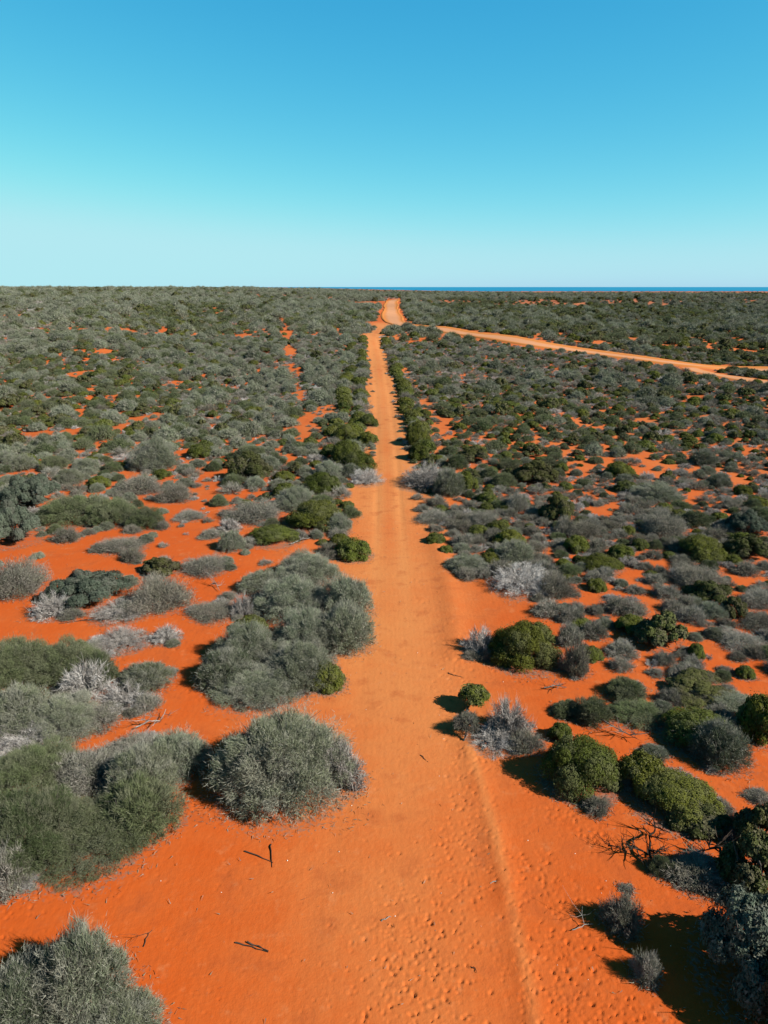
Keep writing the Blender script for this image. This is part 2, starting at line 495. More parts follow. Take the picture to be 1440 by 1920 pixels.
 ('D',1312,1325,1425,150,'large green dome behind the three big ones, with grey neighbour'),
 ('F',1348,1348,1450,108,'pale grey feathery shrub leaning on the large green dome at right'),
 ('K',1305,1268,1315,130,'dark green shrub, left one of the top row near the right edge'),
 ('F',1365,1292,1345, 92,'grey shrub between the dark green ones near the right edge'),
 ('D',1425,1280,1400, 90,'green dome cut by the right edge beside grey feathery shrub'),
 ('G',1172,1268,1320, 70,'green bush over bare pale stems right of the open sand slope'),
 ('G',1195,1312,1362, 96,'loose grey green bush with bare stems right of the sand slope'),
 ('G',1062,1312,1350, 56,'small grey green bush on sand above the big olive dome'),
 ('G',1110,1305,1364, 66,'grey green bush right beside a smaller one above the olive dome'),
 ('F',1225,1394,1430, 52,'blue grey tuft behind the middle big dome'),
 ('S',1258,1290,1328, 52,'dark grey tuft left of the top row of dark green shrubs'),
 ('S',1420,1475,1512, 52,'small grey scrub at the right edge beside open sand'),
 ('K',1420,1500,1610,100,'dark shrub at the right edge below small grey scrub'),
 ('G',1234,1602,1646, 42,'small green needle tuft beside dead branches at lower right'),
 ('G',1262,1615,1652, 40,'small green tuft right of another below the long olive shrub'),
 ('S',1305,1598,1685,110,'scraggly grey brush with bare stems above the bottom right shrub'),
 ('K',1420,1560,1720,150,'dark leafy shrub at the right edge above the bottom right giant'),
 ('B',1415,1640,1930,230,'giant dark grey green shrub filling the bottom right corner'),
 ('K',1500,1740,2050,220,'dark leafy shrub half outside the frame at bottom right'),
 ('S',1166,1678,1762, 76,'rounded grey twiggy bush alone on sand at lower right'),
 ('S',1210,1750,1852, 58,'thin upright grey bush below the rounded twiggy one'),
 ('S',1174,1655,1678, 30,'tiny dark tuft above the rounded grey twiggy bush'),
]
# little round tree on a bare stem, and its darker, smaller neighbour
TREES = [
 (865,1345,890,1300,52,'D','little round green tree on a bare stem casting a clear round shadow'),
 (868,1392,876,1350,44,'S','tiny grey dark tree on a thin stem below the little green tree'),
]
# ------------------------------------------------------------------ plant shapes (numpy)
def unit(v):
    return v / (np.linalg.norm(v, axis=-1, keepdims=True) + 1e-9)

def blades(p, d, L, w, rng):
    s = unit(np.cross(d, rng.normal(size=p.shape)))
    a = p - s * w[:, None] * .5; b = p + s * w[:, None] * .5; c = p + d * L[:, None]
    v = np.stack([a, b, c], 1).reshape(-1, 3)
    f = np.arange(len(v), dtype=np.int32).reshape(-1, 3)
    return v, f

def leaves(p, nrm, size, rng):
    """a leaf clump: one rhomb-ish triangle pair collapsed to one wide triangle"""
    t = unit(np.cross(nrm, rng.normal(size=p.shape)))
    b = np.cross(nrm, t)
    ang = rng.uniform(0, 2 * np.pi, len(p))
    vs = []
    for k in range(3):
        a = ang + k * 2 * np.pi / 3 + rng.normal(0, .25, len(p))
        r = size * rng.uniform(.75, 1.2, len(p))
        vs.append(p + t * (np.cos(a) * r)[:, None] + b * (np.sin(a) * r)[:, None])
    v = np.stack(vs, 1).reshape(-1, 3)
    return v, np.arange(len(v), dtype=np.int32).reshape(-1, 3)

def tube(path, r0, r1, sides=4):
    path = np.asarray(path, float); n = len(path)
    vs = []; fs = []
    for i in range(n):
        d = unit((path[min(i + 1, n - 1)] - path[max(i - 1, 0)])[None])[0]
        a = unit(np.cross(d, [0.31, .77, .12])[None])[0]; b = np.cross(d, a)
        r = r0 + (r1 - r0) * i / (n - 1)
        for k in range(sides):
            t = 2 * math.pi * k / sides
            vs.append(path[i] + (a * math.cos(t) + b * math.sin(t)) * r)
    for i in range(n - 1):
        for k in range(sides):
            q = [i * sides + k, i * sides + (k + 1) % sides, (i + 1) * sides + (k + 1) % sides, (i + 1) * sides + k]
            fs.append([q[0], q[1], q[2]]); fs.append([q[0], q[2], q[3]])
    return np.array(vs), np.array(fs, np.int32)

def merge(parts):
    vs, fs, o = [], [], 0
    for v, f in parts:
        vs.append(v); fs.append(f + o); o += len(v)
    return np.concatenate(vs), np.concatenate(fs)

def lobes_of(kind, rng, n):
    """(centre, radius, tone) lobes in the unit dome: x,y in -1..1, z 0..1"""
    out = []
    if kind in 'FG':
        out.append((np.array([0, 0, .42]), .46, .5))
        for i in range(n):
            a = 2.399 * i + rng.uniform(-.3, .3); r = .66 * math.sqrt((i + .2) / n)
            R = rng.uniform(.32, .50)
            out.append((np.array([r * math.cos(a), r * math.sin(a), max(.10, (.60 - .95 * r * r) * rng.uniform(.8, 1.1))]), R, rng.uniform(0, 1)))
        for i in range(10):
            a = i * .628 + rng.uniform(-.2, .2); R = rng.uniform(.26, .36); r = .98 - R
            out.append((np.array([r * math.cos(a), r * math.sin(a), rng.uniform(.03, .20)]), R, rng.uniform(0, 1)))
    elif kind == 'D':
        out.append((np.array([0, 0, .36]), .64, .5))
        for i in range(n):
            z = rng.uniform(.05, .95); a = i * 2.399 + rng.uniform(-.3, .3); R = rng.uniform(.26, .44)
            k = math.sqrt(max(0, 1 - z * z)); s = 1 - R * .88
            out.append((np.array([math.cos(a) * k * s, math.sin(a) * k * s, .02 + z * s * .95]), R, rng.uniform(0, 1)))
    else:
        for i in range(n):
            a = i * 2.399 + rng.uniform(-.4, .4); r = .76 * math.sqrt((i + .4) / n)
            R = rng.uniform(.16, .32)
            out.append((np.array([r * math.cos(a), r * math.sin(a), max(.12, (.78 - .8 * r * r) * rng.uniform(.45, 1.1))]), R, rng.uniform(0, 1)))
    return out

def pack(tone, hue):
    return {'tint': np.repeat(tone, 3), 'hue': np.repeat(hue, 3)}

def make_foliage(kind, seed, n, size, radius, height, leafy=False):
    """n leaf or needle triangles in a dome of the given radius and height (metres)"""
    rng = np.random.default_rng(seed)
    sc = np.array([radius, radius, height])
    if kind == 'S':
        # stems radiate from the root; fine twigs all along
        k = max(12, n // 60)
        az = rng.uniform(0, 2 * np.pi, k); el = np.arccos(rng.uniform(0.02, 1.0, k))
        tipr = rng.uniform(.72, 1.05, k)
        lump = 1 + .22 * np.sin(3 * az + rng.uniform(0, 6)) * np.sin(el)
        tips = np.stack([np.sin(el) * np.cos(az), np.sin(el) * np.sin(az), np.cos(el)], 1) * (tipr * lump)[:, None]
        i = rng.integers(0, k, n); t = rng.uniform(.35, 1.0, n) ** .7
        p = tips[i] * t[:, None] + rng.normal(0, .075, (n, 3))
        p[:, 2] = np.abs(p[:, 2]) + .01
        tone = rng.uniform(0, 1, k)[i] * .6 + rng.uniform(0, .4, n)
        hue = rng.uniform(0, 1, k)[i]
        p = p * sc
        d = unit(unit(p) * .8 + rng.normal(0, .55, (n, 3)) + np.array([0, 0, .25]))
        v, f = blades(p, d, size * rng.uniform(.6, 1.5, n), size * .10 * rng.uniform(.6, 1.5, n), rng)
        return v, f, pack(tone, hue)
    if kind == 'Y':
        k = max(10, n // 90)
        az = rng.uniform(0, 2 * np.pi, k); el = np.arccos(rng.uniform(0.0, .95, k))
        tips = np.stack([np.sin(el) * np.cos(az), np.sin(el) * np.sin(az), np.cos(el)], 1) * rng.uniform(.7, 1.08, k)[:, None]
        i = rng.integers(0, k, n); t = rng.uniform(.25, 1.0, n)
        bend = rng.normal(0, .16, (k, 3))
        p = tips[i] * t[:, None] + bend[i] * (t * (1 - t) * 3)[:, None] + rng.normal(0, .03, (n, 3)) * (.4 + t)[:, None]
        p[:, 2] = np.abs(p[:, 2]) + .01
        p = p * sc
        d = unit(unit(tips[i] * sc) * .9 + rng.normal(0, .6, (n, 3)))
        tone = rng.uniform(0, 1, k)[i] * .4 + rng.uniform(0, .6, n)
        hue = rng.uniform(0, 1, k)[i]
        v, f = blades(p, d, size * rng.uniform(.7, 2.0, n), size * .10 * rng.uniform(.5, 1.4, n), rng)
        return v, f, pack(tone, hue)
    nl = {'F': 12, 'G': 12, 'D': 20, 'K': 30, 'B': 30}[kind]
    L = lobes_of(kind, rng, nl)
    w = np.array([l[1] ** 2 for l in L]); w /= w.sum()
    i = rng.choice(len(L), n, p=w)
    c = np.array([l[0] for l in L])[i]; R = np.array([l[1] for l in L])[i]; tn = np.array([l[2] for l in L])[i]
    dr = unit(rng.normal(size=(n, 3)))
    low = (dr[:, 2] < -.2)
    dr[low, 2] *= -1
    # small clumps on the lobe: snap directions towards clump centres
    m = 16 if kind in 'FG' else 44
    cl = unit(rng.normal(size=(len(L), m, 3)))
    dots = np.einsum('nk,nmk->nm', dr, cl[i])
    j = dots.argmax(1); cd = cl[i, j]
    pull = .30 if kind in 'FG' else .16
    near = dots.max(1)
    dr = unit(dr + cd * pull)
    depth = rng.uniform(0, 1, n) ** (.45 if kind in 'FG' else .35)
    bump = 1.07 - {'F': 1.7, 'G': 1.5, 'D': 2.3, 'K': 3.0, 'B': 2.6}[kind] * (1 - near)
    bump = np.maximum(bump, .6)
    wisp = rng.uniform(0, 1, n) < (.12 if kind in 'FG' else .045)
    bump = np.where(wisp, bump * rng.uniform(1.03, 1.36, n), bump)
    rad = R * (.45 + .55 * depth) * bump
    p = c + dr * rad[:, None]
    p[:, 2] = np.where(p[:, 2] < .02, np.abs(p[:, 2]) * .5 + .02, p[:, 2])
    clt = rng.uniform(0, 1, (len(L), m))[i, j]
    tone = tn * .35 + clt * .35 + rng.uniform(0, .3, n)
    hue = rng.uniform(0, 1, len(L))[i] * .6 + rng.uniform(0, 1, (len(L), m))[i, j] * .4
    hue = np.where(wisp, 1.0, hue); tone = np.where(wisp, np.maximum(tone, .8), tone)
    p = p * sc
    if kind in 'FG' and not leafy:
        d = unit(dr * .8 + unit(p) * .35 + np.array([0, 0, .10]) + rng.normal(0, .62, (n, 3)))
        v, f = blades(p, d, size * rng.uniform(.6, 1.5, n), size * .085 * rng.uniform(.6, 1.4, n), rng)
    else:
        nr = unit(dr * 1.0 + rng.normal(0, .42, (n, 3)) + np.array([0, 0, .15]))
        if leafy: size = size * .30
        v, f = leaves(p, nr, size * rng.uniform(.6, 1.3, n), rng)
        v[:, 2] = np.maximum(v[:, 2], .01)
    return v, f, pack(tone, hue)

def make_branches(kind, seed, radius, height, n, r0, sides=4):
    rng = np.random.default_rng(seed + 999)
    parts = []
    for i in range(n):
        a = i * 2.399 + rng.uniform(-.3, .3)
        e = math.acos(rng.uniform(.15, .95))
        tip = np.array([math.sin(e) * math.cos(a) * radius, math.sin(e) * math.sin(a) * radius, max(.12, math.cos(e)) * height]) * rng.uniform(.65, .88)
        st = np.array([math.cos(a), math.sin(a), 0]) * radius * .05
        pts = []
        bend = rng.normal(0, .10, 3) * radius
        for t in np.linspace(0, 1, 5):
            q = st * (1 - t) + tip * t + bend * math.sin(t * math.pi)
            q[2] = max(q[2] + .10 * height * math.sin(t * math.pi), -.02 if t == 0 else .02)
            pts.append(q)
        parts.append(tube(pts, r0 * rng.uniform(.7, 1.1), r0 * .2, sides))
        for k in range(2):
            s0 = pts[2 + k]
            d = unit((tip + rng.normal(0, .6, 3) * radius)[None])[0] * radius * rng.uniform(.25, .45)
            d[2] = abs(d[2])
            parts.append(tube([s0, s0 + d * .5 + rng.normal(0, .03, 3), s0 + d], r0 * .45, r0 * .1, 3))
    return merge(parts)

# prototypes: near ones carry foliage and branches as two meshes, farther ones a single mesh
NEAR = {   # kind: list of (foliage mesh, branch mesh, radius, height)
}
SPEC = {  # kind: (variants, triangles, leaf size, radius, height)
    'F': [(3, 95000, .120, 2.0, 1.7), (2, 32000, .10, 1.0, .85)],
    'G': [(2, 85000, .115, 2.0, 1.6), (2, 28000, .10, .9, .75)],
    'D': [(3, 70000, .029, 1.7, 1.45), (2, 24000, .026, .8, .7)],
    'K': [(2, 52000, .036, 1.7, 1.6), (1, 20000, .032, .8, .8)],
    'B': [(2, 115000, .027, 2.0, 1.8), (1, 30000, .026, 1.0, .9)],
    'S': [(2, 24000, .120, 1.3, 1.0), (3, 10000, .10, .7, .5)],
    'Y': [(2, 15000, .120, 1.6, 1.1), (2, 6500, .11, .8, .5)],
}
BR = {'F': (16, .035), 'G': (14, .032), 'D': (12, .04), 'K': (12, .05), 'B': (14, .045), 'S': (22, .014), 'Y': (34, .028)}
seedc = 100
for kd, specs in SPEC.items():
    NEAR[kd] = []
    for (nvar, n, size, rad, hei) in specs:
        for q in range(nvar):
            seedc += 1
            v, f, tn = make_foliage(kd, seedc, n, size, rad, hei)
            if kd in 'FGK':      # dry bleached twigs among the leaves
                v2, f2, t2 = make_foliage('Y', seedc + 5000, int(n * (.22 if kd == 'F' else .08)), size * .72, rad * 1.03, hei * 1.0)
                t2 = {'tint': t2['tint'] * .2 + .8, 'hue': t2['hue'] * .1 + .9}
                v, f = merge([(v, f), (v2, f2)]); tn = {q_: np.concatenate([tn[q_], t2[q_]]) for q_ in tn}
            fm = mesh_from('foliage_' + kd, v, f, [LEAF[kd]], tn)
            nb, r0 = BR[kd]
            v, f = make_branches(kd, seedc, rad, hei, nb, r0 * (rad / 1.6) ** .5, 4)
            bm_ = mesh_from('branches_' + kd, v, f, [M_DEADWOOD if kd in 'YS' else M_BARK], None, True)
            NEAR[kd].append((fm, bm_, rad, hei))
MID = {}
MSPEC = {'F': (6500, .28), 'G': (6000, .25), 'D': (4500, .075), 'K': (4200, .08), 'B': (4500, .08), 'S': (4000, .20), 'Y': (2600, .20)}
for kd, (n, size) in MSPEC.items():
    MID[kd] = []
    for q in range(4):
        seedc += 1
        if kd in 'FG':
            v, f, tn = make_foliage(kd, seedc, n // 2, size, 1.2, 1.0)
            v2, f2, tn2 = make_foliage(kd, seedc, n // 2, size * .75, 1.2, 1.0, True)
            v, f = merge([(v, f), (v2, f2)]); tn = {q_: np.concatenate([tn[q_], tn2[q_]]) for q_ in tn}
        else:
            v, f, tn = make_foliage(kd, seedc, n, size, 1.2, 1.0)
        MID[kd].append((mesh_from('bush_' + kd, v, f, [LEAF[kd]], tn), 1.2, 1.0))
LOW = {}
LSPEC = {'F': (2400, .36), 'G': (2400, .33), 'D': (2000, .11), 'K': (2000, .11), 'S': (1500, .36), 'Y': (1000, .36)}
for kd, (n, size) in LSPEC.items():
    LOW[kd] = []
    for q in range(3):
        seedc += 1
        if kd in 'FG':
            v, f, tn = make_foliage(kd, seedc, int(n * .62), size * 1.15, 1.2, 1.0)
            v2, f2, tn2 = make_foliage(kd, seedc, int(n * .38), size * .9, 1.2, 1.0, True)
            v, f = merge([(v, f), (v2, f2)]); tn = {q_: np.concatenate([tn[q_], tn2[q_]]) for q_ in tn}
        else:
            v, f, tn = make_foliage(kd, seedc, n, size, 1.2, 1.0)
        LOW[kd].append(mesh_from('far_bush_' + kd, v, f, [LEAF[kd]], tn))

# ------------------------------------------------------------------ place the hand-measured shrubs
NAMES = {'F': 'feathery_shrub', 'G': 'needle_shrub', 'D': 'dome_shrub', 'K': 'leafy_shrub', 'B': 'blue_green_shrub', 'S': 'twiggy_scrub', 'Y': 'dead_shrub'}
GROUPS = {'F': 'grey green feathery shrubs on the red sand', 'G': 'green needle shrubs on the red sand', 'D': 'green dome shrubs on the red sand',
          'K': 'dark leafy shrubs on the red sand', 'B': 'blue green leafy shrubs on the red sand', 'S': 'grey twiggy scrub bushes on the red sand',
          'Y': 'bleached dead shrubs on the red sand'}
OCC = []      # (x, y, radius) of everything standing
COUNT = {k: 0 for k in NAMES}
LITTER = []   # (x, y, radius, strength)

def add_shrub(kd, x, y, rx, ry, h, label, near, rz=None):
    z = float(terrain(x, y)) - .03
    nm = NAMES[kd]
    rz = random.uniform(0, 6.28) if rz is None else rz
    if near:
        cands = NEAR[kd]
        best = min(abs(math.log(c[2] / rx)) for c in cands)
        cands = [c for c in cands if abs(math.log(c[2] / rx)) < best + .05]
        fm, bm_, R, H = random.choice(cands)
        e = bpy.data.objects.new(nm, None); COL.objects.link(e)
        e.empty_display_size = .2
        e.location = (x, y, z)
        e.rotation_euler = (0, 0, rz)
        # the plant may be broader across than deep: scale after turning, on the parts' parent
        e.scale = (rx / R * random.uniform(.93, 1.1), rx / R * random.uniform(.93, 1.1), h / H)
        e.rotation_euler = (random.uniform(-.07, .07), random.uniform(-.07, .07), rz)
        kf = link('foliage' if kd != 'Y' else 'twigs', fm, e)
        kb = link('branches', bm_, e)
        o = e
    else:
        me, R, H = random.choice(MID[kd])
        o = link(nm, me, None, (x, y, z))
        o.rotation_euler = (0, 0, rz)
        o.scale = (rx / R * random.uniform(.85, 1.15), rx / R * random.uniform(.85, 1.15), h / H)
        o.rotation_euler = (random.uniform(-.1, .1), random.uniform(-.1, .1), rz)
    tag(o, label, 'dead bush' if kd == 'Y' else 'shrub', GROUPS[kd])
    COUNT[kd] += 1
    OCC.append((x, y, rx))
    return o

for kd, cx, top, bot, wid, label in HAND:
    gx, gy = px_ground(cx, bot)
    zg = float(terrain(gx, gy))
    zc = gy * CS + (CAM_H - zg) * SN
    a = wid / F_PX * zc / 2
    ray = px_ray(cx, top)
    t = -ray[2] / ray[1]
    ch = CAM_H - zg
    k = 1.0
    for _ in range(14):
        yc = gy + a * k * .92
        q = (ch - t * yc) ** 2 - (t * a * k) ** 2
        if ch - t * yc > 0 and q > 0 and math.sqrt(q) > .42 * a:
            break
        k *= .92
    H = math.sqrt(q) if (ch - t * yc > 0 and q > 0) else .45 * a
    H = min(max(H, .42 * a), 1.75 * a)
    # shift x for the perspective from the bottom edge to the centre
    xc = gx * (yc * CS + ch * SN) / zc
    a *= 1.12 if kd in 'FG' else 1.05
    o = add_shrub(kd, xc, yc, a, a * k, H * 1.03, label, True)
    LITTER.append((xc, yc, a * 1.10, .8 if kd in 'DY' else .6))

# ------------------------------------------------------------------ where shrubs may stand
CLEAR = px_line([(700, 905), (652, 918), (652, 960), (690, 1008), (702, 1050), (696, 1120), (690, 1230), (650, 1300), (690, 1480), (500, 1545),
                 (0, 1700), (-200, 1960), (1440, 1960), (1440, 1330), (1300, 1310), (1200, 1265), (1120, 1250), (1075, 1190), (1030, 1150), (930, 1100), (850, 1050), (770, 975), (748, 922)])
LEFT_HAND = px_line([(-400, 1045), (0, 1035), (100, 1015), (300, 985), (420, 985), (640, 1040), (700, 1050), (690, 1500), (0, 1960), (-600, 1960)])
GAPS = [(90, 815, 150, 22), (280, 785, 90, 26), (345, 862, 60, 60), (250, 888, 90, 14), (30, 895, 80, 20), (150, 703, 40, 22), (192, 660, 46, 18), (25, 600, 40, 10),
        (410, 578, 30, 10), (60, 578, 24, 8), (235, 800, 40, 40), (400, 905, 60, 70), (610, 775, 40, 40), (540, 860, 70, 16), (330, 720, 40, 8), (830, 800, 22, 90),
        (1300, 745, 50, 10), (1210, 790, 50, 9), (800, 760, 22, 60), (1100, 800, 40, 10), (860, 940, 60, 20), (1010, 900, 30, 12), (1130, 960, 60, 16),
        (1330, 880, 60, 12), (900, 760, 30, 8), (1180, 1080, 60, 40), (1240, 1060, 50, 20), (1300, 930, 50, 14), (1380, 1090, 60, 14), (95, 625, 30, 8),
        (1390, 905, 60, 14), (1060, 1110, 60, 40), (1350, 1200, 70, 50), (1200, 860, 40, 12), (1040, 780, 30, 10), (760, 700, 20, 30)]
GAPW = []
for (gx_, gy_, gw, gh) in GAPS:
    c = px_ground(gx_, gy_); l = px_ground(gx_ - gw / 2, gy_); b = px_ground(gx_, gy_ + gh / 2)
    GAPW.append((c[0], c[1], abs(c[0] - l[0]) * .62 + .3, abs(c[1] - b[1]) * .62 + .5))

JUNC = px_ground(722, 609)
def noise2(x, y, s, seed=0):
    r = 0
    rr = np.random.default_rng(seed)
    for i in range(5):
        a, ph, q = rr.uniform(0, 6.28), rr.uniform(0, 6.28), rr.uniform(.6, 1.6)
        r += math.sin((x * math.cos(a) + y * math.sin(a)) / s * q + ph + .8 * math.sin((x * math.sin(a) - y * math.cos(a)) / s * .7 + ph))
    return r / 5

def track_half(y):
    return 1.95 - .6 * min(1, max(0, (y - 75) / 60)) + .25 * math.sin(y * .21)

def allowed(x, y, r):
    if y > 120 and ((x - JUNC[0]) / (4.5 + r)) ** 2 + ((y - JUNC[1]) / (10 + r)) ** 2 < 1: return False
    if y < 75 and in_poly(x, y, CLEAR): return False
    if y < 75 and in_poly(x, y, LEFT_HAND): return False
    d = float(line_dist(x, y, TRACK))
    if y > 40 and d < track_half(y) + r * .8: return False
    if y > 90:
        if float(line_dist(x, y, ROAD)) < 4.0 + r * .7: return False
        if x > 40 and float(line_dist(x, y, SIDE_ROAD)) < 2.6 + r * .7: return False
    if x < -5 and y > 60 and float(line_dist(x, y, OLD_TRACK)) < (.55 + .5 * math.sin(y * .35)) + r * .45: return False
    for (a, b, ra, rb) in GAPW:
        if ((x - a) / (ra + r * .5)) ** 2 + ((y - b) / (rb + r * .5)) ** 2 < 1: return False
    return True

CELL = 4.0
grid = {}
def occ_add(x, y, r): grid.setdefault((int(x // CELL), int(y // CELL)), []).append((x, y, r))
def occ_free(x, y, r, k):
    cx, cy = int(x // CELL), int(y // CELL)
    for i in range(cx - 1, cx + 2):
        for j in range(cy - 1, cy + 2):
            for (a, b, q) in grid.get((i, j), ()):
                if (x - a) ** 2 + (y - b) ** 2 < (k * (r + q)) ** 2: return False
    return True
for (x, y, r) in OCC: occ_add(x, y, r)

def in_view(x, y, m=1.0):
    zc = y * CS + CAM_H * SN
    return abs(x) < .54 * zc * m + 1.0

AUTO = []
def to_px(x, y, z):
    zc = y * CS - (z - CAM_H) * SN
    return 720 + F_PX * x / zc, 960 - F_PX * (y * SN + (z - CAM_H) * CS) / zc

# hedges of green domes on both sides of the straight track
y = 63.0
while y < 150:
    j = int(np.argmin(np.abs(TRACK[:, 1] - y)))
    cxl = float(np.interp(y, TRACK[:, 1], TRACK[:, 0]))
    for side in (-1, 1):
        for rep in range(2 if side < 0 else 1):
            r = random.uniform(.7, 1.25)
            x = cxl + side * (track_half(y) + r * .8 + random.uniform(0, .5) + rep * 2.0)
            yy = y + random.uniform(-.6, .6)
            kd = 'D' if random.random() < (.8 if yy < 125 else .55) else ('S' if random.random() < .6 else 'F')
            if occ_free(x, yy, r, .55):
                AUTO.append((kd, x, yy, r)); occ_add(x, yy, r)
    y += random.uniform(1.7, 2.6)

MIX_L = [('F', .44), ('S', .18), ('D', .09), ('G', .22), ('K', .04), ('Y', .03)]
MIX_R = [('F', .17), ('S', .33), ('D', .20), ('G', .14), ('K', .12), ('Y', .04)]
MIX_X = [('F', .30), ('S', .12), ('D', .16), ('G', .28), ('K', .12), ('Y', .02)]
def pick(mixv, x=None, y=None):
    if x is not None:      # drifts of one sort of plant
        q = noise2(x, y, 7 + y * .035, 55)
        if q > .22 and random.random() < .55: return random.choice('GKGD')
        if q < -.22 and random.random() < .55: return random.choice('FSFSY' if x < 0 else 'SFSSY')
    u = random.random(); s = 0
    for k_, w_ in mixv:
        s += w_
        if u < s: return k_
    return mixv[0][0]
SIZE = {'F': (.6, 1.65), 'G': (.55, 1.45), 'D': (.5, 1.15), 'K': (.6, 1.5), 'S': (.4, 1.05), 'Y': (.45, 1.1)}
N_TRY = 60000
Y1 = 150.0
for i in range(N_TRY):
    y = 26 + (Y1 - 26) * math.sqrt(random.random())
    x = random.uniform(-1, 1) * (.56 * (y * CS + CAM_H * SN) + 1.5)
    n = noise2(x, y, 6.5, 3)
    dens = .80 if x < 0 else .80
    if y < 75: dens -= .06
    if random.random() > dens + n * .75: continue
    kd = pick(MIX_L if x < 0 else MIX_R, x, y)
    lo, hi = SIZE[kd]
    r = lo + (hi - lo) * random.random() ** 1.6
    if x > 0 and y < 80: r *= .86
    if i > N_TRY * .55: r *= .72
    if x > 0 and y < 52:
        kd = random.choice('SSSSSDGY'); r = random.uniform(.4, .8)
    if not allowed(x, y, r): continue
    if not occ_free(x, y, r, (.74 if x < 0 else .76) - .10 * min(1, max(0, (y - 85) / 60))): continue
    AUTO.append((kd, x, y, r)); occ_add(x, y, r)
# tufts and dead bits leaning on the measured shrubs
for (hx, hy, hr) in list(OCC[:len(HAND)]):
    if hr < .55: continue
    for k_ in range(random.choice((1, 2, 2, 3)) if hr > .9 else 1):
        a_ = random.uniform(0, 6.28); r = random.uniform(.22, .5) * min(1.3, hr)
        x = hx + math.cos(a_) * hr * random.uniform(.85, 1.1); y = hy + math.sin(a_) * hr * random.uniform(.85, 1.1)
        if y < 12 or float(line_dist(x, y, TRACK)) < 2.4 + r or not in_view(x, y, .97): continue
        if hy < 24 and x > -7 and x < 6: continue
        AUTO.append((random.choice('SSSYYF'), x, y, r))
# low scrub between the measured shrubs right of the clearing
for i in range(3200):
    y = random.uniform(25, 56); x = random.uniform(4, .56 * (y * CS + CAM_H * SN))
    r = random.uniform(.3, .75); kd = random.choice('SSSSSSGYDF')
    if not allowed(x, y, r): continue
    if not occ_free(x, y, r, .72 if y > 34 else .95): continue
    AUTO.append((kd, x, y, r)); occ_add(x, y, r)

# the nearest ones of each kind are individuals; the rest join the distant scrub
AUTO.sort(key=lambda q: q[2])
LIMIT = 298
FAR_PTS = []
rows = []
HR = {'F': .95, 'G': .88, 'D': .88, 'K': 1.0, 'S': .82, 'Y': .6}
for kd, x, y, r in AUTO:
    if COUNT[kd] + sum(1 for q in ()) >= LIMIT or not in_view(x, y):
        FAR_PTS.append((kd, x, y, r)); continue
    COUNT[kd] += 1
    rows.append([kd, x, y, r])
for k_ in COUNT: COUNT[k_] = 0

# labels that single a shrub out: look, place across the photo, landmark level, rank in its cell
ACROSS = ['at left edge', 'near left edge', 'well left of track', 'left of track', 'just left of track', 'just right of track',
          'right of track', 'well right of track', 'near right edge', 'at right edge']
def across(px, py):
    t = 722 if py > 700 else 705
    if px < 60: return 0
    if px < 190: return 1
    if px < 380: return 2
    if px < 580: return 3
    if px < t: return 4
    if px < 850: return 5
    if px < 1040: return 6
    if px < 1220: return 7
    if px < 1370: return 8
    return 9
LEVELS = [(640, 'level with the road fork'), (665, 'level with far track end'), (695, 'level with dirt road bend'), (725, 'level with upper hedge'),
          (755, 'level with middle hedge'), (790, 'level with lower hedge'), (830, 'level with hedge foot'), (870, 'level with nearest hedge domes'),
          (910, 'level with silvery brush'), (960, 'level with clearing top'), (1010, 'level with green dome pair'), (1080, 'level with white dead shrub'),
          (1170, 'level with central thicket'), (1900, 'level with large dark dome')]
LOOK = {'F': 'feathery grey shrub', 'G': 'green needle shrub', 'D': 'olive dome shrub', 'K': 'dark leafy shrub', 'S': 'grey twiggy scrub', 'Y': 'bleached dead bush'}
ORD = ['leftmost'] + [w + ' from left' for w in ('second third fourth fifth sixth seventh eighth ninth tenth eleventh twelfth thirteenth fourteenth fifteenth '
       'sixteenth seventeenth eighteenth nineteenth twentieth twentyfirst twentysecond twentythird twentyfourth twentyfifth twentysixth twentyseventh').split()]
cells = {}
for row in rows:
    kd, x, y, r = row
    z = float(terrain(x, y)); px, py = to_px(x, y, z)
    lv = next(n_ for lim, n_ in LEVELS if py < lim)
    lo, hi = SIZE[kd]
    f = (r - lo * .72) / (hi - lo * .72)
    size = 'small' if f < .3 else ('medium' if f < .62 else 'large')
    key = (size, kd, across(px, py), lv)
    cells.setdefault(key, []).append((px, row))
for key, its in cells.items():
    its.sort(key=lambda q: q[0])
    size, kd, ac, lv = key
    for i, (px, row) in enumerate(its):
        rank = '' if len(its) == 1 else ((['left of two', 'right of two'][i] if len(its) == 2 else (ORD[i] if i < len(its) - 1 or i >= len(ORD) else 'rightmost')) + ', ') if i < len(ORD) else 'further right, '
        row.append(f"{size} {LOOK[kd]}, {rank}{ACROSS[ac]}, {lv}")
for kd, x, y, r, label in rows:
    near = y < 62
    h = r * HR[kd] * random.uniform(.85, 1.2)
    add_shrub(kd, x, y, r, r, h, label, near)
    if y < 80: LITTER.append((x, y, r * 1.15, .5))

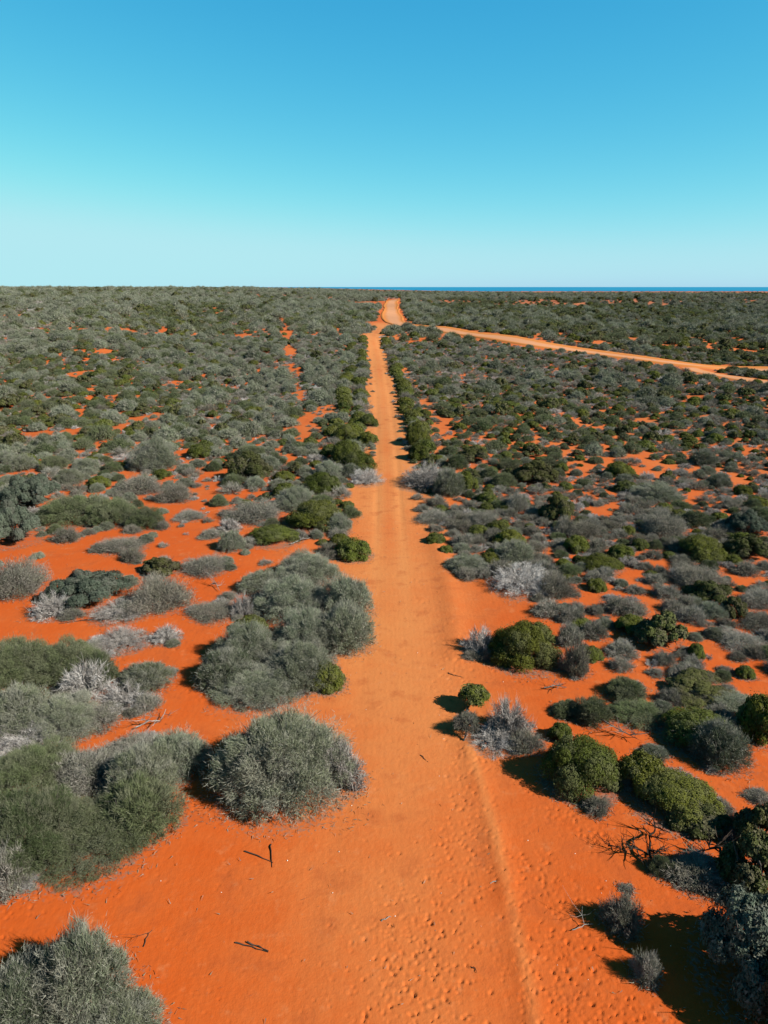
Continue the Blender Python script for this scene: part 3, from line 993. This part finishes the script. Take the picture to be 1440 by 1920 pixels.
# ------------------------------------------------------------------ little trees on stems
for bx, by, cx, cy, wid, kd, label in TREES:
    gx, gy = px_ground(bx, by)
    zg = float(terrain(gx, gy)); zc = gy * CS + (CAM_H - zg) * SN
    r = wid / F_PX * zc / 2
    r *= 1.22
    ray = px_ray(cx, cy); tt = (gy + .6) / ray[1]
    p = np.array([ray[0] * tt, gy + .6, CAM_H + ray[2] * tt])
    e = bpy.data.objects.new('small_tree', None); COL.objects.link(e); e.location = (gx, gy, zg)
    off = p - np.array([gx, gy, zg])
    v, f, tn = make_foliage(kd, 4242 + wid, 9000, .034 if kd == 'D' else .10, r, r * .9)
    v[:, 2] -= r * .45
    if kd == 'D':
        v2 = v * np.array([.9, .9, -.7]); 
        v, f = merge([(v, f), (v2[: len(v2) // 6 * 3], f[: len(f) // 2])]); tn = {k_: np.concatenate([q_, q_[: len(v2) // 6 * 3]]) for k_, q_ in tn.items()}
    fo = link('crown', mesh_from('crown', v, f, [LEAF[kd]], tn), e, tuple(off))
    parts = [tube([(0, 0, -.05), off * .35 + np.array([.05, 0, 0]), off * .75, off], .035, .02, 6)]
    for k in range(6):
        a = k * 1.05; d = np.array([math.cos(a) * r * .7, math.sin(a) * r * .7, r * .25])
        parts.append(tube([off * .7, off * .85 + d * .5, off + d], .02, .006, 4))
    v, f = merge(parts)
    link('trunk', mesh_from('trunk', v, f, [M_BARK], None, True), e)
    tag(e, label, 'tree', 'little trees on bare stems beside the track')
    OCC.append((gx, gy, r * .6))

# ------------------------------------------------------------------ ground sheet
def build_ground():
    ys = [-80, -60, -40, -20, -8, 0, 5, 8.0]
    y = 8.0
    while y < 3000:
        d = max(.032, (y * y + 225) / (15 * 711) * 1.05)
        d = min(d, 14.0 if y > 500 else 5.0 if y > 200 else .9 + y * .004)
        y += d; ys.append(y)
    ys = np.array(ys)
    q = np.linspace(-.62, .62, 560)
    ex = np.array([.68, .78, .95, 1.3, 2.0, 3.2, 5.0])
    q = np.concatenate([-ex[::-1], q, ex])
    zc = np.maximum(ys * CS + CAM_H * SN, 12.0)
    X = zc[:, None] * q[None]
    Y = np.repeat(ys[:, None], len(q), 1)
    Z = terrain(X, Y)
    tone = np.zeros_like(Z); lit = np.zeros_like(Z)
    dt = line_dist(X, Y, TRACK); 
    # the open sand of the track is paler, above all on the trodden middle
    tone += .5 * sstep(8.5, .5, dt) * sstep(5, 28, Y) + .22 * sstep(5.5, 0, dt)
    tone += .18 * sstep(40, 75, Y) + .12 * sstep(0, 20, X) * sstep(20, 45, Y)
    # wheel ruts and a low sand ridge
    near = (Y < 150)
    rut = line_dist(X, Y, RUT1)
    Z -= .012 * np.exp(-((rut - 0) / .5) ** 2) * near
    Z -= .030 * np.exp(-((np.abs(dt) - .85) / .22) ** 2) * sstep(38, 48, Y) * (Y < 160)
    wheel = np.exp(-((np.abs(dt) - .8) / .28) ** 2) * sstep(26, 42, Y) * (Y < 190)
    tone += .22 * wheel - .20 * np.exp(-(dt / .35) ** 2) * sstep(30, 48, Y) * (Y < 190)
    rd = line_dist(X, Y, RIDGE)
    Z += .045 * np.exp(-(rd / .34) ** 2) * (1 + .3 * np.sin(Y * 3.1) + .3 * np.sin(Y * 1.3))
    tone += .28 * np.exp(-(rd / .16) ** 2) * (Y < 26)
    rd2 = line_dist(X, Y, RIDGE2)
    Z += .09 * np.exp(-(rd2 / .6) ** 2)
    # soft hummocks around the shrubs and litter under them
    for (x, y, r, s) in LITTER:
        i0, i1 = np.searchsorted(ys, y - r * 2.0), np.searchsorted(ys, y + r * 2.0)
        zz = max(12, y * CS + CAM_H * SN)
        j0, j1 = np.searchsorted(q, (x - r * 2.2) / zz * 1.03 - .02), np.searchsorted(q, (x + r * 2.2) / zz * 1.03 + .02)
        if i1 <= i0 or j1 <= j0: continue
        dd = np.hypot(X[i0:i1, j0:j1] - x, Y[i0:i1, j0:j1] - y) / r
        lit[i0:i1, j0:j1] = np.maximum(lit[i0:i1, j0:j1], s * sstep(1.25, .85, dd))
    # far off the ground under the scrub is mostly litter
    lit = np.maximum(lit, .75 * sstep(110, 420, Y) * sstep(9, 16, line_dist(X, Y, ROAD)))
    # hoof prints: pits with a small rim
    rng = np.random.default_rng(77)
    spots = []
    band = px_line([(855, 1180), (862, 1330), (885, 1450), (862, 1600), (812, 1720), (772, 1830), (765, 1960)])
    for i in range(1300):
        k = rng.integers(0, len(band) - 1); t = rng.uniform()
        c = band[k] * (1 - t) + band[k + 1] * t
        w_ = .55 + .45 * (k > 2)
        spots.append((c[0] + rng.normal(0, w_ * .8), c[1] + rng.normal(0, .6), 1))
    band2 = px_line([(980, 1600), (1050, 1760), (1080, 1900), (1150, 1950)])
    for i in range(650):
        k = rng.integers(0, len(band2) - 1); t = rng.uniform()
        c = band2[k] * (1 - t) + band2[k + 1] * t
        spots.append((c[0] + rng.normal(0, .75), c[1] + rng.normal(0, .5), 1))
    for path in ([(0, 1720), (120, 1655), (220, 1600), (330, 1510), (400, 1480)], [(200, 1230), (330, 1290), (420, 1290)], [(250, 1130), (420, 1060), (620, 1040)],
                 [(760, 900), (780, 1000), (790, 1150)], [(0, 1190), (200, 1165), (360, 1230), (400, 1380)], [(930, 1380), (1040, 1520), (1160, 1600)], [(1100, 1330), (1240, 1380), (1400, 1430)]):
        ln = px_line(path)
        for i in range(240):
            k = rng.integers(0, len(ln) - 1); t = rng.uniform(); c = ln[k] * (1 - t) + ln[k + 1] * t
            spots.append((c[0] + rng.normal(0, .35), c[1] + rng.normal(0, .35), .8))
    for i in range(2400):
        yy = rng.uniform(10, 44); spots.append((rng.uniform(-.5, .5) * (yy + 6), yy, rng.uniform(.3, .7)))
    for (x, y, s) in spots:
        if y < 9.5 or y > 50: continue
        r = rng.uniform(.026, .054) * (1 + .35 * (y > 24)); el = rng.uniform(1, 1.7); an = rng.uniform(0, 3.14)
        zz = max(12, y * CS + CAM_H * SN)
        i0, i1 = np.searchsorted(ys, y - .3), np.searchsorted(ys, y + .3)
        j0, j1 = np.searchsorted(q, (x - .3) / zz - .003), np.searchsorted(q, (x + .3) / zz + .003)
        if i1 <= i0 or j1 <= j0: continue
        dx, dy = X[i0:i1, j0:j1] - x, Y[i0:i1, j0:j1] - y
        a = dx * math.cos(an) + dy * math.sin(an); b = -dx * math.sin(an) + dy * math.cos(an)
        d2 = np.sqrt((a / (r * el)) ** 2 + (b / r) ** 2)
        Z[i0:i1, j0:j1] += s * (-.032 * np.exp(-(d2 / .8) ** 2 * 1.2) + .004 * np.exp(-((d2 - 1.35) / .35) ** 2)) * (rng.uniform(.35, .9) if rng.uniform() < .8 else 1.7)
    nr, nc = Z.shape
    V = np.stack([X, Y, Z], -1).reshape(-1, 3)
    idx = np.arange(nr * nc).reshape(nr, nc)
    F = np.stack([idx[:-1, :-1], idx[:-1, 1:], idx[1:, 1:], idx[1:, :-1]], -1).reshape(-1, 4)
    me = mesh_from('sand_ground', V, F, [M_SAND], {'tone': tone.ravel(), 'litter': lit.ravel()}, True)
    o = link('sand_ground', me)
    tag(o, kind='structure')
build_ground()

# ------------------------------------------------------------------ sea
def quad_sheet(name, x0, x1, y0, y1, z, mat):
    v = np.array([(x0, y0, z), (x1, y0, z), (x1, y1, z), (x0, y1, z)], float)
    me = mesh_from(name, v, np.array([[0, 1, 2, 3]]), [mat])
    o = link(name, me); tag(o, kind='structure'); return o
quad_sheet('sea', -90000, 90000, 2700, 90000, -3.0, M_SEA)

# ------------------------------------------------------------------ dirt road (a raised strip draped on the land)
def strip(name, line, half, n_across, lift, mat, crown=.0, ends=None):
    # resample
    d = np.concatenate([[0], np.cumsum(np.hypot(*np.diff(line, axis=0).T))])
    n = max(8, int(d[-1] / 1.5))
    t = np.linspace(0, d[-1], n)
    cx = np.interp(t, d, line[:, 0]); cy = np.interp(t, d, line[:, 1])
    for _ in range(12):
        cx[1:-1] = (cx[:-2] + cx[1:-1] * 2 + cx[2:]) / 4; cy[1:-1] = (cy[:-2] + cy[1:-1] * 2 + cy[2:]) / 4
    tx = np.gradient(cx); ty = np.gradient(cy); L = np.hypot(tx, ty); nx, ny = -ty / L, tx / L
    V = []; A = []
    s = np.linspace(-1, 1, n_across)
    for i in range(n):
        hw = half * (1 + .12 * math.sin(t[i] * .13))
        for k in s:
            x = cx[i] + nx[i] * k * hw; y = cy[i] + ny[i] * k * hw
            zz = float(terrain(x, y))
            bank = .45 * math.exp(-((abs(k) - .93) / .06) ** 2)
            V.append((x, y, zz + (lift if abs(k) < .99 else -.3) + bank * crown)); A.append(abs(k))
    m = n_across
    F = [(i * m + j, i * m + j + 1, (i + 1) * m + j + 1, (i + 1) * m + j) for i in range(n - 1) for j in range(m - 1)]
    me = mesh_from(name, np.array(V), np.array(F), [mat], {'across': np.array(A)}, True)
    o = link(name, me); tag(o, kind='structure'); return o
strip('dirt_road', ROAD, 3.3, 17, .10, M_ROAD, 1.0)
strip('side_track', SIDE_ROAD, 1.9, 9, .10, M_ROAD, .4)

# ------------------------------------------------------------------ distant scrub: one mass instanced on points
def gn_scatter(name, pts, protos, label, kind='stuff'):
    """pts: (proto index, x, y, z, rot, sx, sz)"""
    coll = bpy.data.collections.new(name + '_kinds')
    for i, me in enumerate(protos):
        ob = bpy.data.objects.new(f'{name}_kind_{i:02d}', me); coll.objects.link(ob)
    P = np.array([(p[1], p[2], p[3]) for p in pts], np.float32)
    me = bpy.data.meshes.new(name)
    me.vertices.add(len(P)); me.vertices.foreach_set('co', P.ravel())
    a = me.attributes.new('pick', 'INT', 'POINT'); a.data.foreach_set('value', np.array([p[0] for p in pts], np.int32))
    a = me.attributes.new('turn', 'FLOAT_VECTOR', 'POINT'); a.data.foreach_set('vector', np.array([(0, 0, p[4]) for p in pts], np.float32).ravel())
    a = me.attributes.new('size', 'FLOAT_VECTOR', 'POINT'); a.data.foreach_set('vector', np.array([(p[5], p[5], p[6]) for p in pts], np.float32).ravel())
    o = link(name, me)
    g = bpy.data.node_groups.new(name, 'GeometryNodeTree')
    g.interface.new_socket('Geometry', in_out='INPUT', socket_type='NodeSocketGeometry')
    g.interface.new_socket('Geometry', in_out='OUTPUT', socket_type='NodeSocketGeometry')
    gi = g.nodes.new('NodeGroupInput'); go = g.nodes.new('NodeGroupOutput')
    ci = g.nodes.new('GeometryNodeCollectionInfo'); ci.inputs[0].default_value = coll
    ci.inputs['Separate Children'].default_value = True; ci.inputs['Reset Children'].default_value = True
    iop = g.nodes.new('GeometryNodeInstanceOnPoints')
    def named(nm, typ):
        nd = g.nodes.new('GeometryNodeInputNamedAttribute'); nd.data_type = typ; nd.inputs[0].default_value = nm
        return next(s for s in nd.outputs if s.enabled and s.name == 'Attribute')
    g.links.new(gi.outputs[0], iop.inputs['Points'])
    g.links.new(ci.outputs[0], iop.inputs['Instance'])
    iop.inputs['Pick Instance'].default_value = True
    g.links.new(named('pick', 'INT'), iop.inputs['Instance Index'])
    g.links.new(named('turn', 'FLOAT_VECTOR'), iop.inputs['Rotation'])
    g.links.new(named('size', 'FLOAT_VECTOR'), iop.inputs['Scale'])
    g.links.new(iop.outputs[0], go.inputs[0])
    md = o.modifiers.new('scatter', 'NODES'); md.node_group = g
    tag(o, label, None, None, kind)
    return o

LOWK = list(LOW.keys())
protos = [m for k_ in LOWK for m in LOW[k_]]
MIDK = [m[0] for k_ in LOWK for m in MID[k_][:3]]
allp = protos + MIDK
def far_pt(kd, x, y, r, mid=False):
    i = LOWK.index(kd) * 3 + random.randrange(3)
    if mid: i += len(protos)
    h = r * HR[kd] * random.uniform(.85, 1.2)
    return (i, x, y, float(terrain(x, y)) - .05, random.uniform(0, 6.28), r / 1.2, h)
fp = [far_pt(kd, x, y, r, True) for kd, x, y, r in FAR_PTS]
grid2 = {}
# beside the frame, so that the land goes on
for i in range(5200):
    y = 8 + 170 * math.sqrt(random.random()); s = random.choice((-1, 1))
    half = .56 * (y * CS + CAM_H * SN) + 2.5
    x = s * (half + random.random() ** 1.3 * (25 + y * .5))
    kd = pick(MIX_L if x < 0 else MIX_R); lo, hi = SIZE[kd]; r = random.uniform(lo, hi)
    if y > 95 and (float(line_dist(x, y, ROAD)) < 6 or float(line_dist(x, y, SIDE_ROAD)) < 3): continue
    if not occ_free(x, y, r, .72): continue
    occ_add(x, y, r); fp.append(far_pt(kd, x, y, r, y < 60))
# from where the individuals end to the coast
def far_batch(n, y0, y1, rmul, keep):
    c = 0
    for i in range(n):
        y = math.exp(random.uniform(math.log(y0), math.log(y1))) if y0 > 400 else y0 + (y1 - y0) * math.sqrt(random.random())
        x = random.uniform(-1, 1) * (.66 * y + 25)
        if random.random() > keep + .45 * noise2(x, y, 9 + y * .03, 8): continue
        kd = pick(MIX_X if x > .12 * y - 8 else MIX_L, x, y)
        lo, hi = SIZE[kd]; r = (lo + (hi - lo) * random.random() ** 1.9 * 1.25) * rmul
        if y < 520:
            if float(line_dist(x, y, ROAD)) < 4.0 + r * .7 or (x > 40 and float(line_dist(x, y, SIDE_ROAD)) < 2.6 + r * .7): continue
            if float(line_dist(x, y, TRACK)) < 1.0 + r * .6: continue
            if ((x - JUNC[0]) / (4.5 + r)) ** 2 + ((y - JUNC[1]) / (10 + r)) ** 2 < 1: continue
            if x < 0 and y < 260 and float(line_dist(x, y, OLD_TRACK)) < (.5 + .5 * math.sin(y * .35)) + r * .4: continue
            if any(((x - a) / (ra + r * .4)) ** 2 + ((y - b) / (rb + r * .4)) ** 2 < 1 for a, b, ra, rb in GAPW): continue
            if y < 330 and not occ_free(x, y, r, .52): continue
            if y < 330: occ_add(x, y, r)
        fp.append(far_pt(kd, x, y, r)); c += 1
    return c
far_batch(60000, 145, 330, 1.1, .98)
far_batch(30000, 320, 620, 1.25, 1.0)
far_batch(24000, 600, 2700, 1.5, 1.0)
gn_scatter('distant_scrub', fp, allp, 'dense grey green scrub covering the land out to the horizon')

# ------------------------------------------------------------------ small growth between the shrubs, litter, pebbles
def small_points(n, y0, y1, test):
    out = []
    for i in range(n):
        y = y0 + (y1 - y0) * math.sqrt(random.random())
        x = random.uniform(-1, 1) * (.56 * (y * CS + CAM_H * SN) + 1)
        if test(x, y): out.append((x, y))
    return out
def tst(x, y):
    if float(line_dist(x, y, TRACK)) < (1.2 if y > 60 else 4.5): return False
    if y > 90 and (float(line_dist(x, y, ROAD)) < 5 or float(line_dist(x, y, SIDE_ROAD)) < 3): return False
    if y < 56 and in_poly(x, y, CLEAR) and random.random() > .05: return False
    if y < 56 and in_poly(x, y, LEFT_HAND) and not (y > 27 and random.random() < .35): return False
    return random.random() < .60 + .5 * noise2(x, y, 4, 21)
gp = []
for x, y in small_points(9000, 24, 140, tst):
    kd = random.choice('SSSYYF'); r = random.uniform(.16, .46)
    i = LOWK.index(kd) * 3 + random.randrange(3) + (len(protos) if y < 60 else 0)
    gp.append((i, x, y, float(terrain(x, y)) - .03, random.uniform(0, 6.28), r / 1.2, r * random.uniform(.6, 1.0)))
gn_scatter('low_dry_growth', gp, allp, 'low dry tufts and twigs scattered on sand between the shrubs')

# fallen twigs and leaf litter round the nearer shrubs
def litter_mesh():
    rng = np.random.default_rng(31)
    P = []; 
    for (x, y, r, s) in LITTER:
        if y > 48: continue
        n = int(260 * r * r * s + 80)
        n = min(n, 2200)
        a = rng.uniform(0, 2 * np.pi, n)
        # litter drifts to the camera and sun side of each shrub
        rr = r * (.72 + .42 * rng.uniform(0, 1, n) ** 1.5) * (1 + .12 * np.sin(a * 3 + x) + .08 * np.sin(a * 7 + y))
        P.append(np.stack([x + rr * np.cos(a), y + rr * np.sin(a)], 1))
    # loose specks over the sand
    n = 700
    yy = rng.uniform(10, 46, n); P.append(np.stack([rng.uniform(-.55, .55, n) * (yy + 5), yy], 1))
    P = np.concatenate(P); n = len(P)
    z = terrain(P[:, 0], P[:, 1]) + rng.uniform(.01, .05, n)
    p = np.column_stack([P, z]); a = rng.uniform(0, 2 * np.pi, n)
    d = unit(np.stack([np.cos(a), np.sin(a), rng.normal(0, .25, n)], 1))
    v, f = blades(p, d, rng.uniform(.05, .20, n), rng.uniform(.010, .024, n), rng)
    o = link('leaf_litter', mesh_from('leaf_litter', v, f, [LEAF['S']], pack(rng.uniform(0, .7, n), rng.uniform(0, 1, n))))
    tag(o, 'pale grey fallen twigs and leaf litter round the shrubs', None, None, 'stuff')
litter_mesh()

def pebble_mesh():
    rng = np.random.default_rng(41)
    parts = []
    for i in range(75):
        y = rng.uniform(10.5, 30); x = rng.uniform(-.5, .55) * (y + 3)
        if any((x - a) ** 2 + (y - b) ** 2 < r * r for a, b, r in OCC[:200]): continue
        r = rng.uniform(.009, .021)
        z = float(terrain(x, y)) + r * .3
        v = np.array([(1, 0, 0), (-1, 0, 0), (0, 1, 0), (0, -1, 0), (0, 0, 1), (0, 0, -1)], float) * r * rng.uniform(.6, 1.3, (6, 1)) + np.array([x, y, z])
        f = np.array([(0, 2, 4), (2, 1, 4), (1, 3, 4), (3, 0, 4), (2, 0, 5), (1, 2, 5), (3, 1, 5), (0, 3, 5)])
        parts.append((v, f))
    v, f = merge(parts)
    m = wood_material('shell_grit', (.45, .40, .34), (.75, .70, .62))
    o = link('shell_grit', mesh_from('shell_grit', v, f, [m]))
    tag(o, 'tiny white shell and stone specks on the red sand', None, None, 'stuff')
pebble_mesh()

# ------------------------------------------------------------------ sticks and fallen branches
def stick(px_pts, r, mat, label, name='fallen_stick', forks=0, lift=.012, seed=0):
    rng = np.random.default_rng(seed)
    g = [px_ground(*p) for p in px_pts]
    base = np.array([g[0][0], g[0][1], float(terrain(*g[0]))])
    P = [np.array([x, y, float(terrain(x, y)) + lift * (1 + i % 2)]) - base for i, (x, y) in enumerate(g)]
    pts = []
    for a, b in zip(P[:-1], P[1:]):
        for t in (0, .33, .66): pts.append(a * (1 - t) + b * t + rng.normal(0, .012, 3))
    pts.append(P[-1])
    parts = [tube(pts, r, r * .4, 5)]
    for k in range(forks):
        s0 = pts[rng.integers(1, len(pts) - 1)]
        d = rng.normal(0, 1, 3); d[2] = abs(d[2]) * .5; d = d / np.linalg.norm(d) * rng.uniform(.25, .6)
        m_ = s0 + d * .5 + rng.normal(0, .05, 3)
        parts.append(tube([s0, m_, s0 + d], r * .6, r * .2, 4))
        for q in range(3):
            e_ = rng.normal(0, .14, 3); e_[2] = abs(e_[2])
            parts.append(tube([m_, m_ + e_ * .6, m_ + e_ * 1.3 + d * .3], r * .35, r * .12, 3))
    v, f = merge(parts)
    o = link(name, mesh_from(name, v, f, [mat], None, True), None, tuple(base))
    tag(o, label, 'stick' if name == 'fallen_stick' else 'branch', 'sticks lying on the sand')
    return o
stick([(458, 1597), (484, 1606), (512, 1618)], .021, M_DARKWOOD, 'thin dark stick lying level below the biggest round shrub', seed=1)
stick([(508, 1583), (509, 1604), (510, 1626)], .021, M_DARKWOOD, 'thin dark stick pointing at the camera below the biggest round shrub', seed=2)
stick([(440, 1766), (470, 1776), (503, 1786)], .021, M_DARKWOOD, 'longer dark stick of the narrow pair low on the sand', seed=3)
stick([(464, 1767), (485, 1776), (504, 1784)], .021, M_DARKWOOD, 'shorter dark stick of the narrow pair low on the sand', seed=4)
stick([(270, 1775), (276, 1755), (286, 1744)], .012, M_DARKWOOD, 'small forked dark twig right of the bottom left shrub clump', seed=5, forks=1)
stick([(714, 1728), (722, 1724), (733, 1719)], .020, M_DEADWOOD, 'short pale stick in the middle of the hoof prints', seed=6)
stick([(919, 1657), (926, 1654), (934, 1650)], .022, M_DEADWOOD, 'short pale stick beside the low sand ridge', seed=7)
stick([(884, 1812), (890, 1818), (893, 1824)], .015, M_DARKWOOD, 'little dark chip low on the sand right of the hoof prints', seed=8)
stick([(848, 1168), (852, 1176), (857, 1183)], .022, M_DARKWOOD, 'small dark twig on the sand left of silver brush', seed=9)
stick([(788, 1415), (795, 1422), (803, 1429)], .016, M_DARKWOOD, 'small dark stick on the track left of wiry dead bush', seed=10)
stick([(840, 1262), (850, 1266), (868, 1270)], .02, M_DARKWOOD, 'thin twig on sand above the little round tree', seed=11)
stick([(240, 1160), (160, 1163), (110, 1170)], .028, M_DARKWOOD, 'long dark branch on sand in front of the blue green shrub', 'fallen_branch', 2, seed=12)
stick([(1180, 1592), (1196, 1606), (1222, 1612), (1242, 1600)], .035, M_DARKWOOD, 'dark twisted branch, left of the dead pieces at lower right', 'fallen_branch', 8, .12, seed=13)
stick([(1218, 1618), (1216, 1590), (1228, 1568), (1222, 1556)], .04, M_DARKWOOD, 'dark forked branch standing among dead pieces at lower right', 'fallen_branch', 9, .2, seed=14)
stick([(1140, 1590), (1158, 1596), (1170, 1604)], .02, M_DARKWOOD, 'small dark twig bundle at the left of the dead branches', 'fallen_branch', 6, .08, seed=15)
stick([(1350, 1636), (1346, 1618), (1330, 1604), (1318, 1602)], .05, M_DARKWOOD, 'arched dark limb beside the scraggly grey brush', 'fallen_branch', 5, .25, seed=16)
stick([(1072, 1746), (1090, 1742), (1112, 1735)], .014, M_DEADWOOD, 'pale forked branch left of the rounded grey twiggy bush', 'fallen_branch', 1, .05, seed=17)
stick([(1110, 1345), (1140, 1372), (1180, 1385), (1215, 1388)], .03, M_DEADWOOD, 'grey dead limb behind the big olive green dome', 'fallen_branch', 7, .15, seed=18)
stick([(1020, 1292), (1040, 1290), (1062, 1291)], .03, M_DEADWOOD, 'grey fallen branch on sand below the large dark dome', 'fallen_branch', 4, .06, seed=19)
stick([(255, 1370), (280, 1362), (300, 1356), (312, 1340)], .028, M_DEADWOOD, 'pale dead branch on sand above the left thicket', 'fallen_branch', 6, .12, seed=20)
stick([(740, 1012), (738, 1011), (560, 1022)][1:], .03, M_DEADWOOD, 'pale fallen limb in front of the green dome pair', 'fallen_branch', 3, .05, seed=21) if False else None
stick([(545, 1022), (565, 1016), (582, 1010)], .04, M_DEADWOOD, 'pale fallen limb in front of the green dome pair', 'fallen_branch', 3, .08, seed=22)
stick([(395, 1098), (405, 1100), (412, 1110)], .03, M_DEADWOOD, 'small bleached stick heap left of the central thicket', 'fallen_branch', 5, .1, seed=23)
stick([(1195, 1205), (1215, 1210), (1260, 1222)], .03, M_DEADWOOD, 'pale fallen stems below the tall dark leafy bush', 'fallen_branch', 6, .08, seed=24)
print('COUNTS', COUNT, 'far', len(fp), 'small', len(gp))
